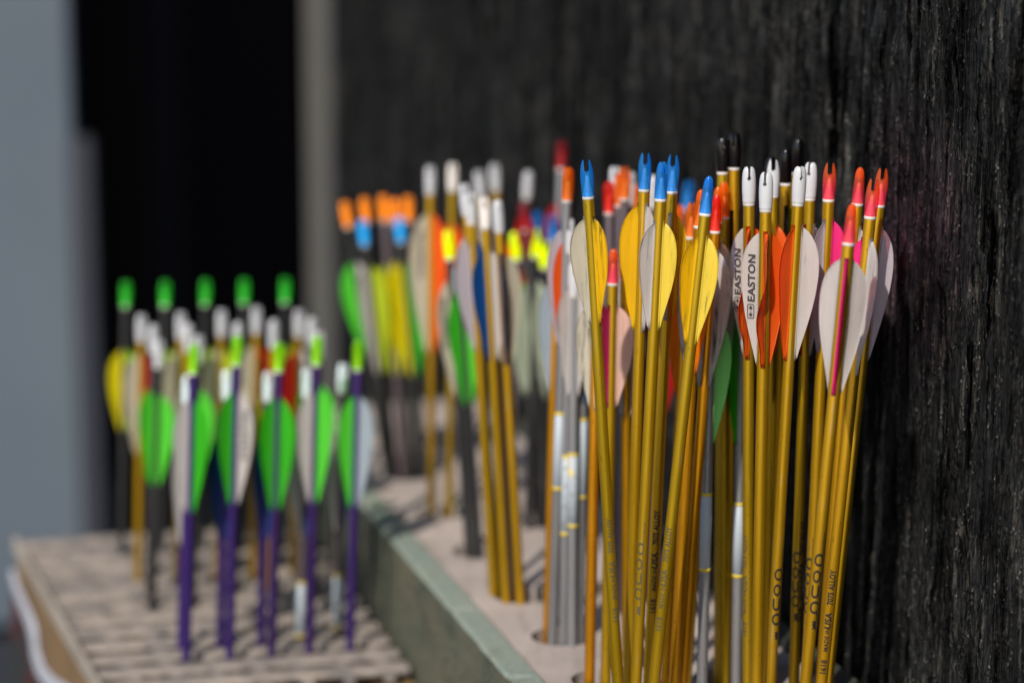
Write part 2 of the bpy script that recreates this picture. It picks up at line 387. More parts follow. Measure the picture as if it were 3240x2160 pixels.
# ------------------------------------------------------------------ right-hand rack
rack = empty('arrow_rack', P(.46, 1.5, 0), 'long wooden arrow rack with large round holes and green painted side boards', 'rack')
V0, V1 = 1.06, 2.16
top = uvbox('top_board', .388, .5505, V0, V1, ZT-.014, ZT)
holes = [(.424, v) for v in (1.165, 1.256, 1.342, 1.432, 1.529, 1.643, 1.759, 1.885, 2.01)] + \
        [(.497, v) for v in (1.13, 1.225, 1.325, 1.425, 1.53, 1.64, 1.755, 1.875, 2.0)]
for hu, hv in holes:
    c = P(hu, hv, ZT-.03)
    cut = lathe('cut', [(.0205, 0), (.0205, .06)], 40, False); cut.transform(Matrix.Translation(c))
    top = boolean(top, cut, 'top_board')
part('top_board', top, M_TOP, rack)
def rough_board(name, u0, u1, v0, v1, z0, z1, seed, amp=.0004):
    """long board with a chipped, slightly wavy top edge"""
    n = 150; vs = []; r = random.Random(seed)
    sec = [(0, 0), (1, 0), (1, 1), (0, 1)]
    ph = [r.uniform(0, 6) for _ in range(4)]
    for i in range(n+1):
        v = v0+(v1-v0)*i/n
        for k, (a, b) in enumerate([(u0, z0), (u1, z0), (u1, z1-.0016), (u1-.0016, z1), (u0+.002, z1), (u0, z1-.002)]):
            j = (math.sin(v*61+ph[0])+math.sin(v*143+ph[1])*.6+r.uniform(-.8, .8)*.9)*amp*.5 if k >= 2 else 0
            chip = 0
            if k in (4, 5) and math.sin(v*37+ph[2])+math.sin(v*91+ph[3]) > 1.75: chip = .0016
            vs.append(P(a+(j if k in (2, 5) else 0)+(chip if k == 5 else 0), v, b+(j*.5 if k in (2, 3, 4) else 0)-(chip if k == 4 else 0)))
    fs = []
    for i in range(n):
        for k in range(6):
            l = (k+1) % 6; fs.append((i*6+k, i*6+l, (i+1)*6+l, (i+1)*6+k))
    fs.append((5, 4, 3, 2, 1, 0)); fs.append(tuple(n*6+k for k in range(6)))
    me = me_from(name, vs, fs)
    bm = bmesh.new(); bm.from_mesh(me); bmesh.ops.recalc_face_normals(bm, faces=bm.faces)
    for f in bm.faces: f.material_index = 1 if f.normal.z > .5 and name == 'side_board' and u0 < .5 else 0
    bm.to_mesh(me); bm.free(); return me
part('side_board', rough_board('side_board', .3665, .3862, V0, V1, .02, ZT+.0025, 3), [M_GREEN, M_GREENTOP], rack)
part('side_board', rough_board('side_board', .5525, .5695, V0, V1, .02, ZT+.003, 5), M_GREENSHADE, rack)['label'] = 'green side board next to the black wall'
part('end_board', uvbox('end_board', .3875, .551, V1+.0005, V1+.018, .02, ZT, .001), M_GREEN, rack)
part('end_board', uvbox('end_board', .3875, .551, V0-.018, V0-.0005, .02, ZT, .001), M_GREEN, rack)
part('bottom_board', uvbox('bottom_board', .3875, .551, V0, V1, .05, .062), M_INSIDE, rack)

# ------------------------------------------------------------------ left-hand rack (slatted top in an old carton)
lr = empty('slatted_rack', P(.25, 1.8, 0), 'low rack with a grey slatted top full of small holes, beside the green board', 'rack')
FL, FR, BR, BL = Vector((.148, 1.600)), Vector((.3635, 1.592)), Vector((.3635, 2.02)), Vector((.117, 2.02))
def quad_pt(a, b):       # a across 0..1, b front-to-back 0..1
    p = (FL*(1-a)+FR*a)*(1-b)+(BL*(1-a)+BR*a)*b
    return P(p.x, p.y, 0)
nrow = 13
bm = bmesh.new(); rr = random.Random(4)
for i in range(nrow):
    b0 = (i+.0)/nrow+.0185; b1 = (i+1.0)/nrow-.0185
    zt = ZL+rr.uniform(-.0012, .0006); ss = 26
    rows = []
    for k in range(ss+1):
        a = .012+.976*k/ss
        w0 = rr.uniform(-.0012, .0012); w1 = rr.uniform(-.0012, .0012)
        q0, q1 = quad_pt(a, b0), quad_pt(a, b1)
        e = (q1-q0).normalized()*.002
        q0 = q0+e*(w0/.002); q1 = q1+e*(w1/.002)
        pts = [(q0.x, q0.y, ZL-.005), (q0.x, q0.y, zt-.0018), (q0.x+e.x, q0.y+e.y, zt), (q1.x-e.x, q1.y-e.y, zt), (q1.x, q1.y, zt-.0018), (q1.x, q1.y, ZL-.005)]
        rows.append([bm.verts.new(p) for p in pts])
    for k in range(ss):
        for j in range(6):
            l = (j+1) % 6; bm.faces.new((rows[k][j], rows[k][l], rows[k+1][l], rows[k+1][j]))
    bm.faces.new(rows[0]); bm.faces.new(rows[-1][::-1])
bmesh.ops.recalc_face_normals(bm, faces=bm.faces)
slat = bpy.data.meshes.new('slatted_top'); bm.to_mesh(slat); bm.free()
cb = bmesh.new()
for k in range(-1, 7):
    a0 = .233+.134*k; a0 = max(a0, .022); a1 = a0+.036
    for zt_, b_ in ((ZL-.0025, 0),):
        q = [quad_pt(a0, .012), quad_pt(a1, .012), quad_pt(a1, .988), quad_pt(a0, .988)]
        lo = [cb.verts.new((p.x, p.y, ZL-.010)) for p in q]; hi = [cb.verts.new((p.x, p.y, zt_)) for p in q]
        cb.faces.new(lo[::-1]); cb.faces.new(hi)
        for i in range(4): cb.faces.new((lo[i], lo[(i+1) % 4], hi[(i+1) % 4], hi[i]))
bmesh.ops.recalc_face_normals(cb, faces=cb.faces)
cross = bpy.data.meshes.new('cross_bars'); cb.to_mesh(cross); cb.free()
part('cross_bars', cross, M_SLAT, lr)
part('slatted_top', slat, M_SLAT, lr)
def side_prism(name, pa, pb, out, th, z0, z1):
    d2 = (pb-pa).normalized(); o2 = Vector((-d2.y, d2.x)) if out > 0 else Vector((d2.y, -d2.x))
    return [P(*pa, 0), P(*pb, 0), P(*(pb+o2*th), 0), P(*(pa+o2*th), 0)]
outL = [P(*(FL), 0), P(*(BL), 0), P(*(BL+Vector((-.004, .0))), 0), P(*(FL+Vector((-.004, .0))), 0)]
part('edge_strip', prism('edge_strip', outL, ZL-.010, ZL+.002, .0006), M_PLY, lr)
def inset(k, u):  # plan polygon of a closed side skirt
    j = k if k > 0 else 0
    a = [FL+Vector((k, k)), FR+Vector((-j, k)), BR+Vector((-j, -k)), BL+Vector((k, -k))]
    return [P(*p, 0) for p in a]
body = prism('box_body', inset(-.0015, 0), .02, ZL-.0125)
body = boolean(body, prism('c', inset(.006, 0), .04, ZL+.01), 'box_body')
part('box_body', body, M_TAN, lr)
part('inner_floor', prism('inner_floor', inset(.0065, 0), ZL-.16, ZL-.155), M_INSIDE, lr)
# printed outer carton, torn along its top edge: worked out on the left side plane of the box
sd = (BL-FL).normalized(); so3 = P(*FL, 0); sdir = (P(*BL, 0)-so3).normalized(); snor = Vector((-sdir.y, sdir.x, 0))
if snor.dot(N) > 0: snor = -snor
def on_side(px, py, off):
    o = Vector((0, 0, HC)); d = ray(px, py); p0 = so3+snor*off
    return o+d*((p0-o).dot(snor)/d.dot(snor))
def strip_mesh(name, top, bot, off, th):
    a = [on_side(*p, off) for p in top]; b = [on_side(*p, off) for p in bot]
    vs = a+b+[p+snor*th for p in a]+[p+snor*th for p in b]; n = len(a); fs = []
    for i in range(n-1):
        fs += [(i, i+1, n+i+1, n+i), (2*n+i, 3*n+i, 3*n+i+1, 2*n+i+1), (i, 2*n+i, 2*n+i+1, i+1), (n+i, n+i+1, 3*n+i+1, 3*n+i)]
    fs += [(0, n, 3*n, 2*n), (n-1, 3*n-1, 4*n-1, 2*n-1)]
    bm = bmesh.new(); me = me_from(name, vs, fs); bm.from_mesh(me); bmesh.ops.recalc_face_normals(bm, faces=bm.faces); bm.to_mesh(me); bm.free(); return me
tear = [(44, 1800), (60, 1850), (85, 1905), (108, 1955), (120, 2005), (122, 2050), (140, 2105), (172, 2140), (215, 2165), (250, 2200), (290, 2260)]
tear2 = [(44, 1822), (56, 1872), (78, 1930), (98, 1982), (108, 2028), (112, 2072), (128, 2130), (160, 2175), (205, 2205), (240, 2240), (285, 2310)]
crt = empty('printed_carton', P(.13, 1.8, 0), 'torn black and red printed carton with a white ripped edge around the left rack', 'carton')
part('white_torn_edge', strip_mesh('white_torn_edge', tear, tear2, .0035, .003), plain('torn_white_paper', (.40, .42, .48), .8), crt)
low = [(x-6, 2700) for x, y in tear2]
low[0] = (44, 2500)
def mat_carton():
    m, t, b, o = new_mat('carton_print'); n = noise(t, coords(t, (26, 26, 9)), 1, 2, .4)
    t.links.new(ramp(t, n, [(.47, (.022, .024, .024)), (.50, (.07, .008, .010)), (.58, (.07, .008, .010)), (.63, (.03, .032, .03))]), b.inputs['Base Color'])
    b.inputs['Roughness'].default_value = .5; return m
part('printed_panel', strip_mesh('printed_panel', tear2, low, .003, .002), mat_carton(), crt)

# ------------------------------------------------------------------ arrow component meshes (local z = along the shaft, tip of the nock at z = 0, everything below is negative)
R = .00318
NL = .0200            # nock length
def make_nock(kind):
    if kind == 'slim':
        pr = [(3.35, 0), (3.42, .3), (3.42, 2.2), (3.5, 4), (3.72, 7), (3.78, 10), (3.7, 12.5), (3.45, 15), (3.05, 17), (2.6, 18.6), (2.15, 19.6), (1.95, 20)]
        py = [3.35, 3.42, 3.42, 3.35, 3.2, 3.0, 2.85, 2.7, 2.5, 2.1, 1.4, .8]
        sw, sd_, sb = 1.35, 6.4, 1.35
    else:
        pr = [(3.4, 0), (3.55, .4), (3.65, 3), (3.85, 6), (3.9, 10), (3.85, 13), (3.65, 16), (3.2, 18.2), (2.6, 19.4), (1.9, 20)]
        py = [3.4, 3.55, 3.5, 3.5, 3.4, 3.25, 3.05, 2.7, 2.1, 1.2]
        sw, sd_, sb = .62, 7.4, 1.15
    # resample smoothly
    prof = []; sq = []
    for k in range(len(pr)-1):
        for s in range(3):
            f = s/3; prof.append(((pr[k][0]*(1-f)+pr[k+1][0]*f)/1000, (pr[k][1]*(1-f)+pr[k+1][1]*f)/1000)); sq.append((py[k]*(1-f)+py[k+1]*f)/1000)
    prof.append((pr[-1][0]/1000, pr[-1][1]/1000)); sq.append(py[-1]/1000)
    body = lathe('nock', prof, 36, False, True, sq)
    cb = bmesh.new()
    # slot outline in xz, extruded through y
    out = []
    zt = 23.0; zb = 20-sd_
    n = 12
    out.append((sw+ (.35 if kind == 'slim' else .5), zt)); out.append((sw, 18.5 if kind == 'slim' else 17.6)); 
    if kind != 'slim': out += [(sw, zb+2.2)]
    for i in range(n+1):
        t = -math.pi*i/n
        out.append((sb*math.cos(t), zb+sb+sb*math.sin(t)))
    if kind != 'slim': out += [(-sw, zb+2.2)]
    out.append((-sw, 18.5 if kind == 'slim' else 17.6)); out.append((-sw-(.35 if kind == 'slim' else .5), zt))
    a = [cb.verts.new((x/1000, -.008, z/1000)) for x, z in out]; b2 = [cb.verts.new((x/1000, .008, z/1000)) for x, z in out]
    m = len(out); cb.faces.new(a); cb.faces.new(b2[::-1])
    for i in range(m): cb.faces.new((a[i], b2[i], b2[(i+1) % m], a[(i+1) % m]))
    bmesh.ops.recalc_face_normals(cb, faces=cb.faces)
    cm = bpy.data.meshes.new('c'); cb.to_mesh(cm); cb.free()
    r = boolean(body, cm, 'nock_'+kind)
    bm = bmesh.new(); bm.from_mesh(r)
    bmesh.ops.remove_doubles(bm, verts=bm.verts, dist=1e-6)
    for f in bm.faces: f.smooth = True
    for e in bm.edges:
        if len(e.link_faces) == 2 and e.calc_face_angle(0) > math.radians(38): e.smooth = False
    bm.to_mesh(r); bm.free()
    return r
NOCK = {'slim': make_nock('slim'), 'fat': make_nock('fat')}
def shaft_mesh(L):
    return lathe('shaft', [(R*.7, -L), (R, -L+.004), (R, -NL-.0016), (R*.97, -NL-.0012)], 24)
SHAFT = {}
COLLAR = lathe('collar', [(R*.98, -NL-.0018), (R*1.05, -NL-.0014), (R*1.05, -NL+.0004), (R*.92, -NL+.001), (R*.80, -NL+.0025), (R*.42, -NL+.0085), (R*.3, -NL+.0112), (R*.1, -NL+.0116)], 24)
LAB = lathe('label_wrap', [(R*1.03, -.5), (R*1.045, -.4995), (R*1.045, .4995), (R*1.03, .5)], 24)

def vane_mesh(L, H, bend, kind=0):
    """thin plastic vane standing in local +x from the shaft, rear end at z=0, front end at z=-L"""
    key = [(0, .0), (.012, .17), (.035, .36), (.07, .56), (.12, .76), (.18, .90), (.25, .98), (.31, 1.0), (.38, .985), (.5, .90), (.62, .76), (.74, .57), (.86, .36), (.95, .20), (1.0, .13)]
    def hh(t):
        for k in range(len(key)-1):
            if t <= key[k+1][0]:
                f = (t-key[k][0])/(key[k+1][0]-key[k][0]); return key[k][1]*(1-f)+key[k+1][1]*f
        return key[-1][1]
    nz_, nr = 44, 7; vs = []; fs = []
    grid = {}
    for s in (0, 1):
        for i in range(nz_+1):
            t = (i/nz_)**1.25; ht = max(hh(t), .05)*H
            for j in range(nr+1):
                f = j/nr; x = R*.93+ht*f
                th = (.00075 if j == 0 else .00042 if j == 1 else .0003-.00012*f)
                if f == 1: th = .00012
                y = bend*(f**2)*H*math.sin(3.2*t+.3+kind)*1.0 + bend*.35*H*f*math.sin(11*t+kind*2)
                grid[s, i, j] = len(vs); vs.append((x, y+(th if s else -th), -L*t))
    for i in range(nz_):
        for j in range(nr):
            fs.append((grid[0, i, j], grid[0, i, j+1], grid[0, i+1, j+1], grid[0, i+1, j]))
            fs.append((grid[1, i, j], grid[1, i+1, j], grid[1, i+1, j+1], grid[1, i, j+1]))
        for j in (0, nr):
            fs.append((grid[0, i, j], grid[0, i+1, j], grid[1, i+1, j], grid[1, i, j]) if j == nr else (grid[0, i, j], grid[1, i, j], grid[1, i+1, j], grid[0, i+1, j]))
    for i in (0, nz_):
        for j in range(nr):
            a = (grid[0, i, j], grid[1, i, j], grid[1, i, j+1], grid[0, i, j+1])
            fs.append(a if i == 0 else a[::-1])
    # moulded foot glued along the shaft
    b0 = len(vs); nf = 6; tw = .0012
    for i, zf in enumerate([.0012]+[-L*k/12 for k in range(1, 12)]+[-L-.0012]):
        for k in range(nf+1):
            a = (-1+2*k/nf)*tw/R; vs.append((R*math.cos(a), R*math.sin(a), zf))
        for k in range(nf+1):
            a = (-1+2*k/nf)*tw/R; rr_ = R+.00012+.00042*(1-abs(-1+2*k/nf)**2); vs.append((rr_*math.cos(a), rr_*math.sin(a), zf))
    w_ = 2*(nf+1)
    for i in range(12):
        for k in range(nf):
            p = b0+i*w_+nf+1+k; fs.append((p, p+w_, p+w_+1, p+1))
        fs.append((b0+i*w_, b0+(i+1)*w_, b0+(i+1)*w_+nf+1, b0+i*w_+nf+1)); fs.append((b0+i*w_+nf, b0+i*w_+w_-1, b0+(i+1)*w_+w_-1, b0+(i+1)*w_+nf))
    for i in (0, 12):
        for k in range(nf): p = b0+i*w_+k; fs.append((p, p+1, p+nf+2, p+nf+1))
    return me_from('vane', vs, fs, True)
_vmesh = {}
def get_vane(L, H, bk):
    k = (L, H, bk)
    if k not in _vmesh: _vmesh[k] = vane_mesh(L/1000, H/1000, (.025, .06, .30, -.12)[bk], bk)
    return _vmesh[k]

# --- lettering
def text_mesh(body, size, bold=.0, xs=1.0):
    cu = bpy.data.curves.new('t', 'FONT'); cu.body = body; cu.size = 1.0; cu.offset = bold
    cu.resolution_u = 3; cu.space_character = 1.05
    ob = bpy.data.objects.new('t', cu); col.objects.link(ob)
    dg = bpy.context.evaluated_depsgraph_get(); dg.update()
    me = bpy.data.meshes.new_from_object(ob.evaluated_get(dg))
    bpy.data.objects.remove(ob)
    bm = bmesh.new(); bm.from_mesh(me)
    for v in bm.verts: v.co.x *= size*xs; v.co.y *= size; v.co.z = 0
    return bm
def merge_bm(dst, src, dx, dy, shear=0.0):
    mp = {}
    for v in src.verts: mp[v] = dst.verts.new((v.co.x+dx+v.co.y*shear, v.co.y+dy, 0))
    for f in src.faces:
        try: dst.faces.new([mp[v] for v in f.verts])
        except ValueError: pass
    src.free()
def rect(bm, x0, y0, x1, y1):
    vs = [bm.verts.new((x, y, 0)) for x, y in ((x0, y0), (x1, y0), (x1, y1), (x0, y1))]; bm.faces.new(vs)
def flat_to_cyl(bm, name, ang, rr_=R+.00007, z0=0.0):
    """flat drawing: x runs up the shaft, y runs across it (to the left of the reader); wrap round the shaft centred on angle ang (0=+x, -90 = towards viewer)"""
    ys = [v.co.y for v in bm.verts]; y0, y1 = min(ys), max(ys); y = y0+.0004
    while y < y1:
        bmesh.ops.bisect_plane(bm, geom=list(bm.verts)+list(bm.edges)+list(bm.faces), plane_co=(0, y, 0), plane_no=(0, 1, 0)); y += .0004
    for v in bm.verts:
        a = math.radians(ang)-v.co.y/R
        v.co = (rr_*math.cos(a), rr_*math.sin(a), z0+v.co.x)
    me = bpy.data.meshes.new(name); bm.to_mesh(me); bm.free(); return me
def spec_line():
    bm = bmesh.new()
    merge_bm(bm, text_mesh('1618', .0044, .045, .95), 0, -.0014)
    merge_bm(bm, text_mesh('MADE IN', .0033, .035, 1.0), .0135, -.0012)
    merge_bm(bm, text_mesh('USA', .0049, .045, 1.0), .0268, -.0015)
    merge_bm(bm, text_mesh('7075 ALLOY', .0046, .045, .78), .0405, -.0014)
    return bm
def big_mark():
    """tall half-worn display letters standing upright one above the other, with a long seam stroke and an arrow mark"""
    bm = bmesh.new()
    def glyph(ch, x, hgt=.0072):
        g = text_mesh(ch, 1.0, .03)
        xs = [v.co.x for v in g.verts]; ys = [v.co.y for v in g.verts]
        a, b, c, d = min(xs), max(xs), min(ys), max(ys)
        for v in g.verts:
            gx = (v.co.x-a)/(b-a); gy = (v.co.y-c)/(d-c)
            v.co = (x+gy*hgt, (.5-gx)*.0042+.0002, 0)      # upright: glyph up = up the shaft
        for f in g.faces: f.normal_flip()
        merge_bm(bm, g, 0, 0)
    glyph('C', .0095); glyph('U', .0180); glyph('O', .0265); glyph('C', .0355)
    x = .004; r = random.Random(2)
    while x < .052:
        l = r.uniform(.001, .004); rect(bm, x, -.00225+r.uniform(-.0001, .0001), x+l, -.0017+r.uniform(-.0001, .0001)); x += l+r.uniform(0, .0005)
    # arrow-head mark
    vs = [bm.verts.new(p) for p in ((.000, -.0022, 0), (.006, -.0022, 0), (.0055, .0006, 0), (.0045, -.0002, 0), (.0035, .0004, 0), (.0025, -.0004, 0), (.001, .0003, 0), (.0015, -.001, 0))]
    bm.faces.new(vs)
    return bm
def logo_text():
    """EASTON with its boxed double-arrow badge, for a vane: x up the arrow, y across"""
    bm = bmesh.new()
    merge_bm(bm, text_mesh('EASTON', .0060, .035, 1.12), .0098, -.0022, .0)
    merge_bm(bm, text_mesh('®', .0020, .0, 1.0), .0335, -.0026)
    # badge: rounded frame
    def rr(x0, y0, x1, y1, r, n=5):
        p = []
        for cx, cy, a0 in ((x1-r, y1-r, 0), (x0+r, y1-r, 90), (x0+r, y0+r, 180), (x1-r, y0+r, 270)):
            for i in range(n+1):
                a = math.radians(a0+90*i/n); p.append((cx+r*math.cos(a), cy+r*math.sin(a)))
        return p
    o = rr(.0006, -.0022, .0088, .0022, .0013); i_ = rr(.0011, -.0017, .0083, .0017, .0009)
    vo = [bm.verts.new((*p, 0)) for p in o]; vi = [bm.verts.new((*p, 0)) for p in i_]
    n = len(o)
    for k in range(n): bm.faces.new((vo[k], vo[(k+1) % n], vi[(k+1) % n], vi[k]))
    for s in (1, -1):      # two facing arrow-heads round an E
        cx = .0047
        vs = [bm.verts.new((cx+s*a, b, 0)) for a, b in ((.0033, .0), (.0016, .0014), (.0016, .0007), (.0009, .0007), (.0009, -.0007), (.0016, -.0007), (.0016, -.0014))]
        bm.faces.new(vs if s > 0 else vs[::-1])
    merge_bm(bm, text_mesh('E', .0016, .0), .00425, -.0006)
    return bm

# ------------------------------------------------------------------ arrows
PLANE = {'R': ZT, 'L': ZL}
def proj(p):
    q = p-Vector((0, 0, HC)); c, s = math.cos(PITCH), math.sin(PITCH)
    dz = q.y*c-q.z*s; up = q.y*s+q.z*c
    return 1620+F*q.x/dz, 1080-F*up/dz
def base_pt(tip, lowp, Yb, z):
    if Yb is None: return on_z(lowp[0], lowp[1], z)
    ylow = proj(Vector((0, Yb, z)))[1]
    x = tip[0]+(lowp[0]-tip[0])*(ylow-tip[1])/(lowp[1]-tip[1])
    return on_z(x, ylow, z)
def arrow(label, tip, lowp, Yb=None, sh='gold', nock=('white', 'fat', 0), vanes=(), vl=70, vh=10.5, gap=32, dy=0.0, rack_='R',
          cat='arrow', group='gold arrows in the near holes', L=.66, texts=(), wrap=None, clear=None, collar=True):
    z = PLANE[rack_]
    B = base_pt(tip, lowp, Yb, z); T = on_y(tip[0], tip[1], B.y+dy)
    ax = (T-B).normalized()
    # local frame: x = to the viewer's right, y = away from the viewer
    view = Vector((T.x, T.y, T.z-HC)).normalized()
    x = view.cross(ax).normalized(); y = ax.cross(x).normalized()
    rot = Matrix((x, y, ax)).transposed().to_4x4()
    root = bpy.data.objects.new('arrow', None); col.objects.link(root); root.empty_display_size = .03
    root.matrix_basis = Matrix.Translation(T-ax*L) @ rot
    tag(root, label, cat, group)
    up = L
    k = round(L, 3)
    if k not in SHAFT: SHAFT[k] = shaft_mesh(L)
    def ch(name, me, mat, par=root, loc=(0, 0, up), rz=0.0):
        o = bpy.data.objects.new(name, me); col.objects.link(o); o.parent = par; o.location = loc; o.rotation_euler = (0, 0, rz)
        if mat is not None:
            if not me.materials: me.materials.append(mat)
            o.material_slots[0].link = 'OBJECT'; o.material_slots[0].material = mat
        return o
    s = ch('shaft', SHAFT[k], SH[sh])
    if collar: ch('collar', COLLAR, M_COLLAR)
    cl = clear if clear is not None else nock[0] in ('blue', 'orange', 'coral', 'red', 'green', 'neon', 'crimson', 'chartreuse')
    ch('nock', NOCK[nock[1]], nock_mat(nock[0], cl), loc=(0, 0, up-NL), rz=math.radians(nock[2]))
    for i, vd in enumerate(vanes):
        a, c, dirt = vd[:3]; bk = vd[3] if len(vd) > 3 else (0 if dirt == 0 else 1)
        v = ch('vane', get_vane(vl, vh, bk), vane_mat(c, dirt), loc=(0, 0, up-gap/1000), rz=math.radians(a))
        if len(vd) > 4:
            bm = logo_text()
            # lies on the side of the vane that faces the viewer, reading up the shaft
            sgn = -1 if math.cos(math.radians(a)) > 0 else 1
            for q_ in bm.verts:
                lx, ly = q_.co.x, q_.co.y
                q_.co = (R+.0046+(-ly if sgn < 0 else ly)*1.0, sgn*.00055, -.0485+lx)
            me = bpy.data.meshes.new('print'); bm.to_mesh(me); bm.free()
            p = ch('print', me, M_INKV, par=v, loc=(0, 0, 0))
    for kind, ang, zz_ in texts:
        bm = spec_line() if kind in ('spec', 'spec_faded') else big_mark()
        me = flat_to_cyl(bm, 'print', ang, z0=zz_)
        ch('print', me, M_INKF if kind.endswith('faded') else M_INK, par=s, loc=(0, 0, 0))
    if wrap:
        zc, ln, printed = wrap
        wme = LAB.copy(); wme.transform(Matrix.Diagonal((1, 1, ln, 1)))
        wme.transform(Matrix.Translation((0, 0, zc)))
        wo = ch('paper_label', wme, M_LABEL if printed else M_LABELP, par=s, loc=(0, 0, 0))
        for e in (-1, 1):
            em = LAB.copy(); em.transform(Matrix.Diagonal((1.02, 1.02, .0018, 1))); em.transform(Matrix.Translation((0, 0, zc+e*(ln/2))))
            ch('label_edge', em, M_LEDGE, par=wo, loc=(0, 0, 0))
    return root
def px2z(tip_y, y, mmpx=5.75): return -(y-tip_y)/mmpx/1000

G1 = 'blue-nocked gold arrows'
arrow('leftmost sharp gold arrow with a clear blue nock, one cream and one dirty yellow vane', (1854, 506), (1955, 2160), 1.315,
      nock=('blue', 'slim', 0), vanes=[(-166, 'cream', .35), (-46, 'yellow', .95), (74, 'yellow', .3)], vl=58, vh=9.3, group=G1, texts=[('spec_faded', -70, -.262)])
arrow('gold arrow with an upright blue nock and a big bright yellow left vane', (2042, 484), (1990, 2160), 1.335,
      nock=('blue', 'slim', 8), vanes=[(186, 'yellow', .15), (66, 'yellow', 0), (-54, 'white', 0)], vl=70, vh=10.2, gap=29, group=G1, sh='gold')
arrow('gold arrow with a half-turned blue nock, white left vane and pale lemon right vane', (2096, 512), (2012, 2160), 1.305,
      nock=('blue', 'slim', 50), vanes=[(-150, 'white', .3), (-30, 'lemon', .3), (90, 'yellow', .3)], vl=58, vh=8.9, gap=33, group=G1, texts=[('mark_faded', -120, -.255)])
arrow('gold arrow with the rearmost open blue nock, orange-yellow right vane, black alloy lettering below', (2131, 490), (2052, 2160), 1.33,
      nock=('blue', 'slim', -6), vanes=[(-95, 'cream', .1), (25, 'yellow', .5), (145, 'yellow', .2)], vl=58, vh=7.4, gap=33, group=G1, texts=[('spec', -82, -.262)])
arrow('leaning gold arrow with a blue nock seen edge-on, two yellow vanes and faint lettering', (2244, 558), (2069, 2160), 1.30,
      nock=('blue', 'slim', 82), vanes=[(-150, 'yellow', .55), (-30, 'lemon', .25), (90, 'white', .4)], vl=58, vh=8.9, gap=33, group=G1, texts=[('spec_faded', -105, -.256)])
G2 = 'orange-nocked arrows behind the blue ones'
arrow('amber arrow with a thin pointed orange nock beside the edge-on blue nock', (2219, 600), (2134, 2160), 1.335, sh='amber',
      nock=('orange', 'slim', 78), vanes=[(200, 'white', .9), (80, 'amber', .1), (-40, 'amber', .2)], vl=72, vh=8.5, gap=31, group=G2)
arrow('amber arrow with a red-orange nock, lowest in the cluster right of the leaning arrow', (2269, 617), (2160, 2160), 1.345, sh='amber',
      nock=('red', 'slim', 84), vanes=[(-20, 'white', .75), (220, 'white', .8), (100, 'white', .3)], vl=76, vh=9.5, gap=32, group=G2)
arrow('gold arrow with a broad orange nock behind the red-orange nock', (2275, 590), (2170, 2160), 1.375,
      nock=('orange', 'slim', 65), vanes=[(-10, 'pale', .1), (230, 'amber', 0), (110, 'white', .3)], vl=76, vh=10, gap=32, group=G2)
arrow('gold arrow with the tallest orange nock just left of the dark vane', (2291, 576), (2290, 2160), 1.39,
      nock=('orange', 'slim', 60), vanes=[(190, 'amber', .1), (70, 'amber', 0), (310, 'pale', 0)], vl=70, vh=8, gap=40, group=G2)
arrow('slim amber arrow with a plain orange vane, directly left of the leaning yellow-vaned arrow', (2190, 640), (2105, 2160), 1.40, sh='amber',
      nock=('orange', 'slim', 30), vanes=[(190, 'amber', 0), (70, 'amber', 0), (310, 'amber', 0)], vl=80, vh=9.5, gap=33, group=G2)
G3 = 'lower arrows with orange-pink nocks behind the blue-nocked ones'
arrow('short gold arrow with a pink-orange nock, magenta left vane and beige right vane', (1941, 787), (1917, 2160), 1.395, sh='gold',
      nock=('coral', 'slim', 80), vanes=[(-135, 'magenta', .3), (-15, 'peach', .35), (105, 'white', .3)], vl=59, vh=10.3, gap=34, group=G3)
arrow('amber arrow with a dirty cream left vane showing behind the leftmost blue-nocked arrow', (1893, 760), (1865, 2160), 1.40, sh='amber',
      nock=('orange', 'slim', 20), vanes=[(162, 'cream', .85), (42, 'pink', 0), (-78, 'cream', .3)], vl=62, vh=9.5, gap=38, group=G3)
arrow('amber arrow with a beige and a magenta vane left of the big yellow vane', (1978, 775), (1985, 2160), 1.41, sh='amber',
      nock=('orange', 'slim', 20), vanes=[(-15, 'cream', .5), (105, 'magenta', 0), (225, 'white', .5)], vl=64, vh=9.5, gap=38, group=G3)
# white-nocked arrows
G4 = 'white-nocked gold arrows near the wall'
arrow('gold arrow with a white nock, its lettered vane half covered by a curled orange one', (2370, 528), (2366, 2160), 1.335,
      nock=('white', 'fat', 4), vanes=[(-100, 'orange', .8, 2), (140, 'white', .15, 0, 1), (20, 'orange', .1)], vl=73, vh=10.6, gap=34, group=G4, texts=[('spec_faded', -130, -.27)])
arrow('gold arrow with a white nock and a fully readable black-lettered white vane', (2425, 545), (2394, 2160), 1.30,
      nock=('white', 'fat', -14), vanes=[(-88, 'orange', .95, 2), (32, 'orange', .2), (152, 'white', .3, 0, 1)], vl=73, vh=11.2, gap=33, group=G4)
arrow('gold arrow with a white nock, clean orange left vane and broad white right vane', (2532, 527), (2437, 2160), 1.31,
      nock=('white', 'fat', 22), vanes=[(-128, 'orange', .05), (-8, 'white', .35), (112, 'red', 0)], vl=73, vh=10.6, gap=33, group=G4, texts=[('mark', -70, -.268)])
arrow('gold arrow with a white nock half hidden behind its neighbour, small red vane', (2566, 514), (2512, 2160), 1.355,
      nock=('white', 'fat', -20), vanes=[(-140, 'red', 0), (-20, 'white', .2), (100, 'red', 0)], vl=73, vh=7.5, gap=36, group=G4, texts=[('mark', -110, -.268), ('spec', -40, -.268)])
arrow('gold arrow whose white nock shows as two prongs over a black nock', (2447, 506), (2425, 2160), 1.375,
      nock=('white', 'slim', 4), vanes=[(-30, 'orange', .1), (90, 'orange', 0), (210, 'white', 0)], vl=73, vh=9.5, gap=38, group=G4)
